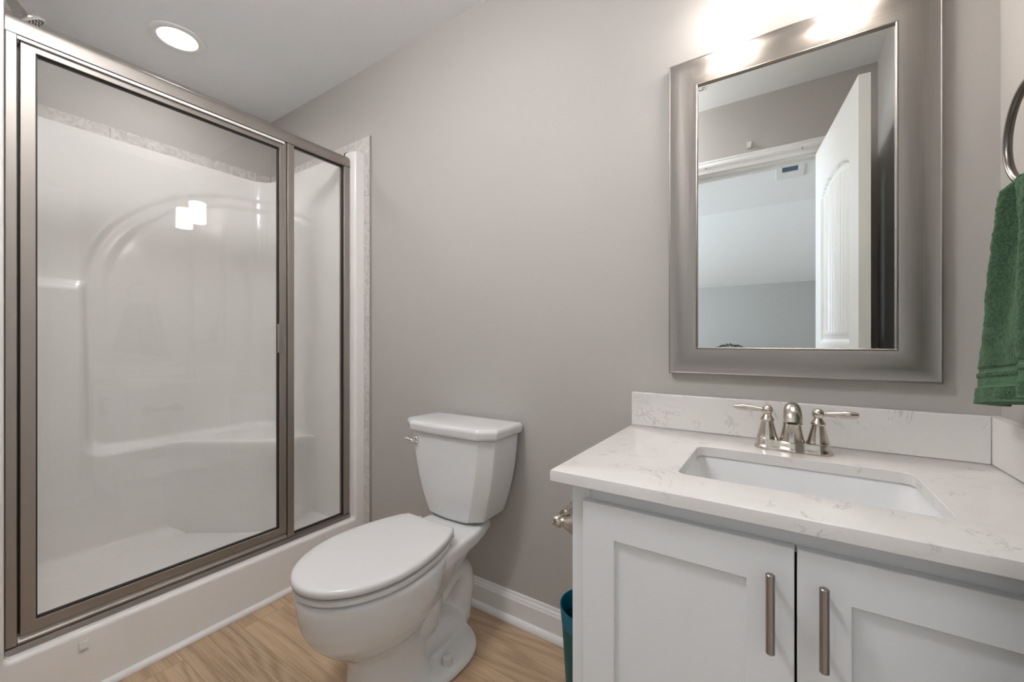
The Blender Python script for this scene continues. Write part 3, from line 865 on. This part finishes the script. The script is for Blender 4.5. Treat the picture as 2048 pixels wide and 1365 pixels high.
# sink basin
t = thing('sink_basin', 'rectangular white undermount sink set in the quartz counter', 'sink', ((SX0 + SX1) / 2, (SY0 + SY1) / 2, CT - .17))
bm = nb(); R_ = []
zb = CT - .0236
def rr_(ins, z, r): return rrect(SX0 + ins, SX1 - ins, SY0 + ins, SY1 - ins, r, z, 7)
for ins, z, r in ((-.03, zb - .012, .03), (-.03, zb, .03), (-.005, zb, .026), (-.003, zb - .004, .026), (.004, zb - .05, .03), (.014, zb - .095, .034), (.024, zb - .118, .034), (.040, zb - .130, .03), (.075, zb - .135, .025), (.10, zb - .138, .02)):
    R_.append(rr_(ins, z, r))
R_ = R_[::-1]
loft(bm, R_, cap=False)
bm.faces.new([v_ for v_ in bm.verts[:len(R_[0])]]) if False else None
bm.verts.ensure_lookup_table(); bm.faces.new([bm.verts[i] for i in range(len(R_[0]))])
obj('basin', bm, 'basin', t, sharp=60)
bm = nb(); lathe(bm, [(.022, 0), (.022, .003), (.017, .005), (.001, .006)], ((SX0 + SX1) / 2, 1.0, zb - .1378)); obj('sink_drain', bm, 'nickel', t)

# ------------------------------------------------------------------ faucet
fx, fy = .0205, 1.205
t = thing('faucet', 'brushed nickel two-handle centerset faucet on the countertop behind the sink', 'faucet', (fx, fy, CT))
def stadium(hl, hw, z, waist=0.0, bulge=0.0):
    pts = []
    n = 72
    for i in range(n):
        a = 2 * PI * i / n
        cx = (hl - hw) * (1 if math.cos(a) >= 0 else -1)
        # superellipse-like stadium
        x = cx + hw * math.cos(a); y = hw * math.sin(a)
        pts.append([x, y])
    # resample along straight parts
    out_ = []
    for i in range(n):
        a, b = pts[i], pts[(i + 1) % n]
        out_.append(tuple(a))
        if abs(a[0] - b[0]) > hw:
            for k in range(1, 16): out_.append((a[0] + (b[0] - a[0]) * k / 16, a[1] + (b[1] - a[1]) * k / 16))
    res = []
    for x, y in out_:
        w_ = 1 - waist * sst(0, 1, 1 - abs(abs(x) - .026) / .026 if abs(x) < .052 else 0) + bulge * math.exp(-(x / .022) ** 2)
        res.append((fx + x, fy + y * w_, CT + z))
    return res
bm = nb()
loft(bm, [stadium(.0790, .0285, .0004, .10, .12), stadium(.0790, .0285, .004, .10, .12), stadium(.0765, .0262, .007, .12, .12), stadium(.0735, .0235, .012, .16, .14), stadium(.0728, .0225, .020, .18, .12), stadium(.0715, .0210, .0225, .2, .1)])
obj('base_plate', bm, 'nickel', t, sharp=50)
for sgn in (-1, 1):
    hx_ = fx + sgn * .0508
    bm = nb(); lathe(bm, [(.0225, .0228), (.0235, .0245), (.0225, .0265), (.0205, .032), (.0185, .042), (.0162, .052), (.0142, .060), (.0128, .066), (.0150, .068), (.0155, .0705), (.0140, .0725), (.0115, .076), (.0090, .081), (.0078, .084)], (hx_, fy, CT), n=36)
    h = obj('handle', bm, 'nickel', t, sharp=50)
    bm = nb(); sphere(bm, (hx_, fy, CT + .0925), .0126, n=28, m=18)
    L_ = [0.008, .014, .022, .034, .046, .056, .064, .070, .073, .0745]; r_l = [.0052, .0048, .0055, .0074, .0085, .0084, .0074, .0058, .0052, .0020]
    P = [(hx_ + sgn * l, fy - .003 * l / .07, CT + .0925 + .004 * l / .07) for l in L_]
    tube(bm, P, r_l, 20)
    obj('lever', bm, 'nickel', h, sharp=50)
# spout: a tapered column bending forward into a flared hood
bm = nb()
P = [(fx, fy + .001, CT + .0225), (fx, fy + .001, CT + .030), (fx, fy, CT + .042), (fx, fy - .002, CT + .056), (fx, fy - .006, CT + .070), (fx, fy - .013, CT + .084), (fx, fy - .024, CT + .094)]
tube(bm, P, [.0262, .0240, .0218, .0195, .0178, .0168, .0165], 32)
sp = obj('spout', bm, 'nickel', t, sharp=50)
bm = nb()
P = spline([(fx, fy - .008, CT + .086), (fx, fy - .018, CT + .098), (fx, fy - .038, CT + .1035), (fx, fy - .058, CT + .1000), (fx, fy - .071, CT + .0900), (fx, fy - .076, CT + .0770)], 5)
n_ = len(P); rd = [.0120 + .0045 * min(1, i / 5) + .0025 * i / n_ for i in range(n_)]
tube(bm, P, rd, 32)
obj('spout_hood', bm, 'nickel', sp, sharp=50)
bm = nb(); lathe(bm, [(.010, -.002), (.010, .0005), (.008, .001)], (fx, fy - .0762, CT + .0762), (0, -.30, -.95), 24); obj('aerator', bm, 'dark', sp)

# ------------------------------------------------------------------ toilet
tx = -1.016
def tp(x, yb, z): return (tx + x, YB - yb, z)
t = thing('toilet', 'white two-piece elongated toilet with closed lid against the grey wall', 'toilet', (tx, YB - .40, 0))
def egg(bk, fr, W, wb, z, p=2.3, n=64, cyc=.52, rb=.03):
    """outline of a bowl / lid: elliptic front, tapering back, returned as ring"""
    pts = []
    c = bk + (fr - bk) * cyc
    half = n // 2
    # from the back right corner round the front to the back left
    for i in range(half + 1):
        a = i / half
        if a < .42:
            s_ = a / .42; y = bk + (c - bk) * s_
            x = W - (W - wb) * (1 - s_) ** p
        else:
            th = (a - .42) / .58 * PI / 2; y = c + (fr - c) * math.sin(th); x = W * math.cos(th) ** 1.0 if a < 1 else 0
        pts.append((x, y))
    # round back corner
    r = rb; back = []
    for k in range(5):
        th = PI / 2 * k / 4
        back.append((pts[0][0] - r + r * math.sin(th), bk + r - r * math.cos(th) if False else bk + (r - r * math.cos(th))))
    pr = [(b_[0], b_[1]) for b_ in back] + [q for q in pts if q[1] > bk + r]
    ring = [tp(x, y, z) for x, y in pr] + [tp(-x, y, z) for x, y in reversed(pr[:-1])]
    return ring
def ell(cyb, hwx, f, b, z, n=48, e=2.0):
    pts = []
    for i in range(n):
        a = 2 * PI * i / n; ca, sa = math.cos(a), math.sin(a)
        x = hwx * math.copysign(abs(ca) ** (2 / e), ca); y = (f if sa > 0 else b) * math.copysign(abs(sa) ** (2 / e), sa)
        pts.append(tp(x, cyb + y, z))
    return pts
# bowl body pieces united by a voxel remesh
bm = nb()
loft(bm, [ell(.455, .108, .150, .12, .004, e=2.6), ell(.455, .104, .148, .12, .03, e=2.6), ell(.455, .094, .140, .11, .07, e=2.4), ell(.46, .088, .135, .11, .12, e=2.3), ell(.465, .092, .140, .11, .165),
          ell(.475, .104, .160, .12, .195), ell(.485, .128, .192, .14, .225), ell(.49, .150, .220, .165, .262), ell(.49, .164, .242, .19, .305), ell(.49, .171, .252, .215, .35), ell(.49, .174, .256, .225, .384), ell(.49, .172, .255, .225, .396), ell(.49, .163, .246, .215, .4005)])
# deck under the tank, its underside running down to the bowl
rings = []
for yb, hw, zb_, zt_ in ((.050, .080, .360, .396), (.060, .092, .345, .4005), (.12, .112, .322, .4005), (.17, .124, .300, .4005), (.24, .132, .270, .4005), (.32, .142, .235, .4005), (.42, .140, .21, .399)):
    r_ = .012
    ring = []
    for (sx_, zz, a0) in ((1, zt_ - r_, 0), (-1, zt_ - r_, 90)):
        for k in range(5):
            a = math.radians(a0 + 90 * k / 4); ring.append(tp(sx_ * (hw - r_) + r_ * math.cos(a), yb, zz + r_ * math.sin(a)))
    # underside narrows
    for (sx_, f_) in ((-1, 1.0), (-1, .62), (1, .62), (1, 1.0)):
        zz = zt_ - .040 if f_ == 1.0 else zb_
        ring.append(tp(sx_ * hw * f_, yb, max(zz, zb_)))
    rings.append(ring)
loft(bm, rings)
# foot
def footring(z, k):
    r = []
    n = 56
    for i in range(n):
        a = 2 * PI * i / n; ca, sa = math.cos(a), math.sin(a); e = 2.5
        x = .160 * math.copysign(abs(ca) ** (2 / e), ca) * k
        y = (.30 if sa > 0 else .175) * math.copysign(abs(sa) ** (2 / e), sa)
        y *= (1 - (1 - k) * .55)
        # narrower toward the front
        x *= 1 - .24 * sst(.30, .60, .31 + y)
        r.append(tp(x, .315 + y, z))
    return r
loft(bm, [footring(.003, 1), footring(.016, 1), footring(.028, .965), footring(.034, .90), footring(.036, .75)])
# ridge over the foot + sump lobe + trapway
P = spline([tp(0, .16, .035), tp(0, .24, .05), tp(0, .34, .075), tp(0, .44, .09)], 4); tube(bm, P, [.060 + .004 * i / 3 for i in range(len(P))], 20)
sphere(bm, tp(0, .375, .185), 1, (.088, .115, .115), 32, 20)
P = spline([tp(0, .400, .095), tp(0, .330, .135), tp(0, .270, .185), tp(0, .215, .222), tp(0, .165, .226), tp(0, .132, .198), tp(0, .125, .150), tp(0, .135, .095), tp(0, .145, .03)], 6)
tube(bm, P, [.058 - .010 * min(1, i / 14) for i in range(len(P))], 24)
bw = obj('bowl', bm, 'ceramic', t, sharp=180)
md = bw.modifiers.new('remesh', 'REMESH'); md.mode = 'VOXEL'; md.voxel_size = .0052; md.use_smooth_shade = True
md = bw.modifiers.new('smooth', 'SMOOTH'); md.factor = .6; md.iterations = 14
# seat and lid
bm = nb(); R_ = []
for ins, z in ((.012, .4055), (.004, .4065), (0, .4095), (0, .4190), (.003, .4215), (.016, .4225)):
    R_.append(egg(.288 + ins, .748 - ins, .172 - ins, .112 - ins, z, p=2.0))
obj('seat', loft(bm, R_), 'seatp', t, sharp=50)
bm = nb(); R_ = []
for ins, z in ((.018, .4280), (.004, .4290), (0, .4325), (0, .4425), (.002, .447), (.006, .4500), (.013, .4520), (.03, .4535), (.07, .4550), (.12, .4560)):
    R_.append(egg(.288 + ins * .6, .753 - ins, .174 - ins, .115 - ins * .8, z, p=2.0, rb=max(.004, .012 - ins * .1)))
obj('lid', loft(bm, R_), 'seatp', t, sharp=50)
for s_ in (-.075, .075):
    bm = nb(); lathe(bm, [(.013, 0), (.013, .030), (.010, .033), (.001, .034)], tp(s_, .270, .4008), n=20)
    obj('seat_hinge', bm, 'seatp', t)
for s_ in (-.122, .122):
    bm = nb(); lathe(bm, [(.0165, 0), (.0165, .016), (.015, .023), (.009, .0275), (.001, .0285)], tp(s_, .335, .0335), n=28)
    obj('bolt_cap', bm, 'seatp', t)
# tank
tx = -1.033
def tank_ring(hw, f, z, ch=.045, bk=.018):
    p = [(-hw, bk), (hw, bk), (hw, f - ch * .75), (hw - ch * 1.1, f), (-hw + ch * 1.1, f), (-hw, f - ch * .75)]
    # front gently bowed
    out_ = []
    for i, a in enumerate(p):
        b_ = p[(i + 1) % len(p)]
        out_.append(a)
        for k in range(1, 6):
            q = k / 6; x = a[0] + (b_[0] - a[0]) * q; y = a[1] + (b_[1] - a[1]) * q
            if i == 3: y += .006 * math.sin(PI * q)
            out_.append((x, y))
    return [tp(x, y, z) for x, y in out_]
bm = nb()
TR = [(.116, .160, .4025), (.126, .170, .4055), (.141, .180, .418), (.153, .185, .450), (.166, .190, .490), (.181, .194, .545), (.193, .197, .605), (.201, .199, .665), (.205, .200, .721)]
obj('tank', loft(bm, [tank_ring(*r) for r in TR]), 'ceramic', t, sharp=180, bev=0)
bpy.data.objects['tank'].data.set_sharp_from_angle(angle=math.radians(60))
md = bpy.data.objects['tank'].modifiers.new('bevel', 'BEVEL'); md.width = .007; md.segments = 4; md.limit_method = 'ANGLE'; md.angle_limit = math.radians(28)
obj('tank_gasket', box(nb(), tx - .06, tx + .06, YB - .14, YB - .07, .4007, .4035), 'dark', t)
bm = nb()
obj('tank_lid', loft(bm, [tank_ring(.213, .209, .7225, .05, .012), tank_ring(.219, .215, .729, .052, .010), tank_ring(.222, .218, .752, .054, .010), tank_ring(.215, .211, .7635, .053, .014), tank_ring(.17, .17, .7665, .04, .04)]), 'ceramic', t, sharp=60)
md = bpy.data.objects['tank_lid'].modifiers.new('bevel', 'BEVEL'); md.width = .005; md.segments = 4; md.limit_method = 'ANGLE'; md.angle_limit = math.radians(22)
# flush lever
bm = nb(); ly_ = .199; lz = .688; lxx = -.146
lathe(bm, [(.017, 0), (.017, .007), (.013, .012), (.008, .014)], tp(lxx, ly_ - .003, lz), (0, -1, 0), 28)
P = spline([tp(lxx, ly_ + .003, lz), tp(lxx, ly_ + .018, lz), tp(lxx - .010, ly_ + .024, lz + .002), tp(lxx - .022, ly_ + .025, lz + .005), tp(lxx - .036, ly_ + .024, lz + .003)], 5)
tube(bm, P, [.008] * 5 + [.0075] * 4 + [.006, .0055, .0052, .0055, .006, .0068, .0075, .0078, .0076, .0070, .0058, .003][:len(P) - 9], 16)
obj('flush_lever', bm, 'chrome', t, sharp=60)

# ------------------------------------------------------------------ toilet paper holder on the cabinet side
t = thing('toilet_paper_holder', 'satin nickel toilet paper holder on the left side of the vanity', 'toilet paper holder', (VX0, .93, .646))
for k, y in enumerate((.862, 1.01)):
    bm = nb(); lathe(bm, [(.030, .0006), (.030, .005), (.0275, .010), (.0255, .020), (.022, .032), (.0165, .045), (.0120, .053), (.0115, .056), (.0125, .060), (.010, .062)], (VX0, y, .646), (-1, 0, 0), 32)
    p_ = obj('post', bm, 'nickel', t, sharp=50)
    obj('finial', sphere(nb(), (VX0 - .0725, y, .646), .0150, n=26, m=18), 'nickel', p_)
bm = nb(); tube(bm, [(VX0 - .066, .872, .650), (VX0 - .066, .884, .650), (VX0 - .066, .8845, .650), (VX0 - .066, .940, .650), (VX0 - .066, .9405, .650), (VX0 - .066, 1.0, .650)], [.009, .009, .0150, .0150, .0165, .0165], 24)
obj('roller', bm, 'nickel', t)

# ------------------------------------------------------------------ waste bin
bx_, by_ = -.462, 1.105
t = thing('waste_bin', 'teal plastic waste bin with brighter blue rim on the floor beside the vanity', 'bin', (bx_, by_, 0))
bm = nb(); n_ = 48; R_ = []
for r, z in ((.060, .002), (.062, .004), (.079, .262), (.0765, .262), (.060, .008), (.0005, .007)): R_.append([(bx_ + r * math.cos(2 * PI * k / n_), by_ + r * math.sin(2 * PI * k / n_), z) for k in range(n_)])
bm = loft(nb(), R_, cap=True); obj('bin_body', bm, 'liner', t)
R_ = []
for r, z in ((.0795, .258), (.0840, .306), (.0835, .309), (.0815, .309), (.0808, .306), (.0770, .2625), (.0795, .2625)): R_.append([(bx_ + r * math.cos(2 * PI * k / n_), by_ + r * math.sin(2 * PI * k / n_), z) for k in range(n_)])
obj('rim', loft(nb(), R_, cap=False), 'rim', t)

# ------------------------------------------------------------------ towel ring and towel
RY, RZ, RX, RR = 1.020, 1.415, .338, .083
t = thing('towel_ring', 'dark metal towel ring on the right wall holding the green towel', 'towel ring', (XR, RY, RZ))
bm = nb(); lathe(bm, [(.026, .0006), (.026, .005), (.020, .010), (.011, .020), (.009, .040), (.012, .052), (.008, .060)], (XR, RY, RZ + RR + .006), (-1, 0, 0), 32)
obj('post', bm, 'bronze', t)
bm = nb(); n_ = 72; m_ = 16; Rg = []
for i in range(n_):
    a = 2 * PI * i / n_
    Rg.append([bm.verts.new((RX + .0062 * math.cos(2 * PI * k / m_), RY + (RR + .0062 * math.sin(2 * PI * k / m_)) * math.sin(a), RZ + (RR + .0062 * math.sin(2 * PI * k / m_)) * math.cos(a))) for k in range(m_)])
for i in range(n_):
    for k in range(m_): bm.faces.new((Rg[i][k], Rg[(i + 1) % n_][k], Rg[(i + 1) % n_][(k + 1) % m_], Rg[i][(k + 1) % m_]))
obj('ring', bm, 'bronze', t)

tw = thing('hand_towel', 'green terry hand towel hanging from the towel ring on the right wall', 'towel', (RX, RY, 1.33))
ZTOP, ZBOT = 1.348, .942
bands = ((.066, .084), (.098, .100), (.1195, .1205))
def towel_pt(u, w):
    """u round the closed outline, w from top to bottom"""
    z = ZTOP + (ZBOT - ZTOP) * w
    spread = .078 + .092 * (w ** .85)
    a = 2 * PI * u
    # folded cloth: flattened outline with soft lobes
    yy = spread * math.copysign(abs(math.cos(a)) ** .8, math.cos(a))
    th = .020 + .010 * w
    xx = th * math.copysign(abs(math.sin(a)) ** .75, math.sin(a))
    s_ = yy / spread
    fold = (.011 + .006 * w) * math.sin(s_ * 5.2 + .9 + w * .9) + .005 * math.sin(s_ * 11 - w * 3)
    fold += .012 * math.exp(-((s_ - .72 + w * .12) / .14) ** 2) * (1 if xx < 0 else -.3)
    xx += fold
    e = ZTOP - ZBOT; hb = z - ZBOT
    nz = noise.noise(Vector((yy * 40, xx * 40, z * 40))) * .0022 + noise.noise(Vector((yy * 140, xx * 140, z * 140))) * .0014
    tk = 0
    for b0, b1 in ((.030, .048), (.058, .066)):
        tk -= .0032 * sst(b0 - .002, b0 + .001, hb) * (1 - sst(b1 - .001, b1 + .002, hb))
    n2 = Vector((math.sin(a), math.cos(a) * .6))
    top = sst(0, .06, w) 
    k = .35 + .65 * top
    return (RX + .004 + xx * k + n2.x * (nz + tk), RY + yy * (0.80 + .20 * top) + n2.y * (nz + tk) + .004 * w, z + w * .16 * (.16 - yy))
bm = nb(); NU, NV = 180, 260
G = [[bm.verts.new(towel_pt(i / NU, j / NV)) for j in range(NV + 1)] for i in range(NU)]
for i in range(NU):
    for j in range(NV): bm.faces.new((G[i][j], G[(i + 1) % NU][j], G[(i + 1) % NU][j + 1], G[i][j + 1]))
bm.faces.new([G[i][0] for i in range(NU)]); bm.faces.new([G[i][NV] for i in range(NU)][::-1])
to = obj('towel_cloth', bm, 'terry', tw, sharp=180)
to.data.materials.append(M['band'])
for p in to.data.polygons:
    z = (1 - (p.index % NV) / NV) * (ZTOP - ZBOT)
    if .031 < z < .047 or .059 < z < .065 or z < .006: p.material_index = 1
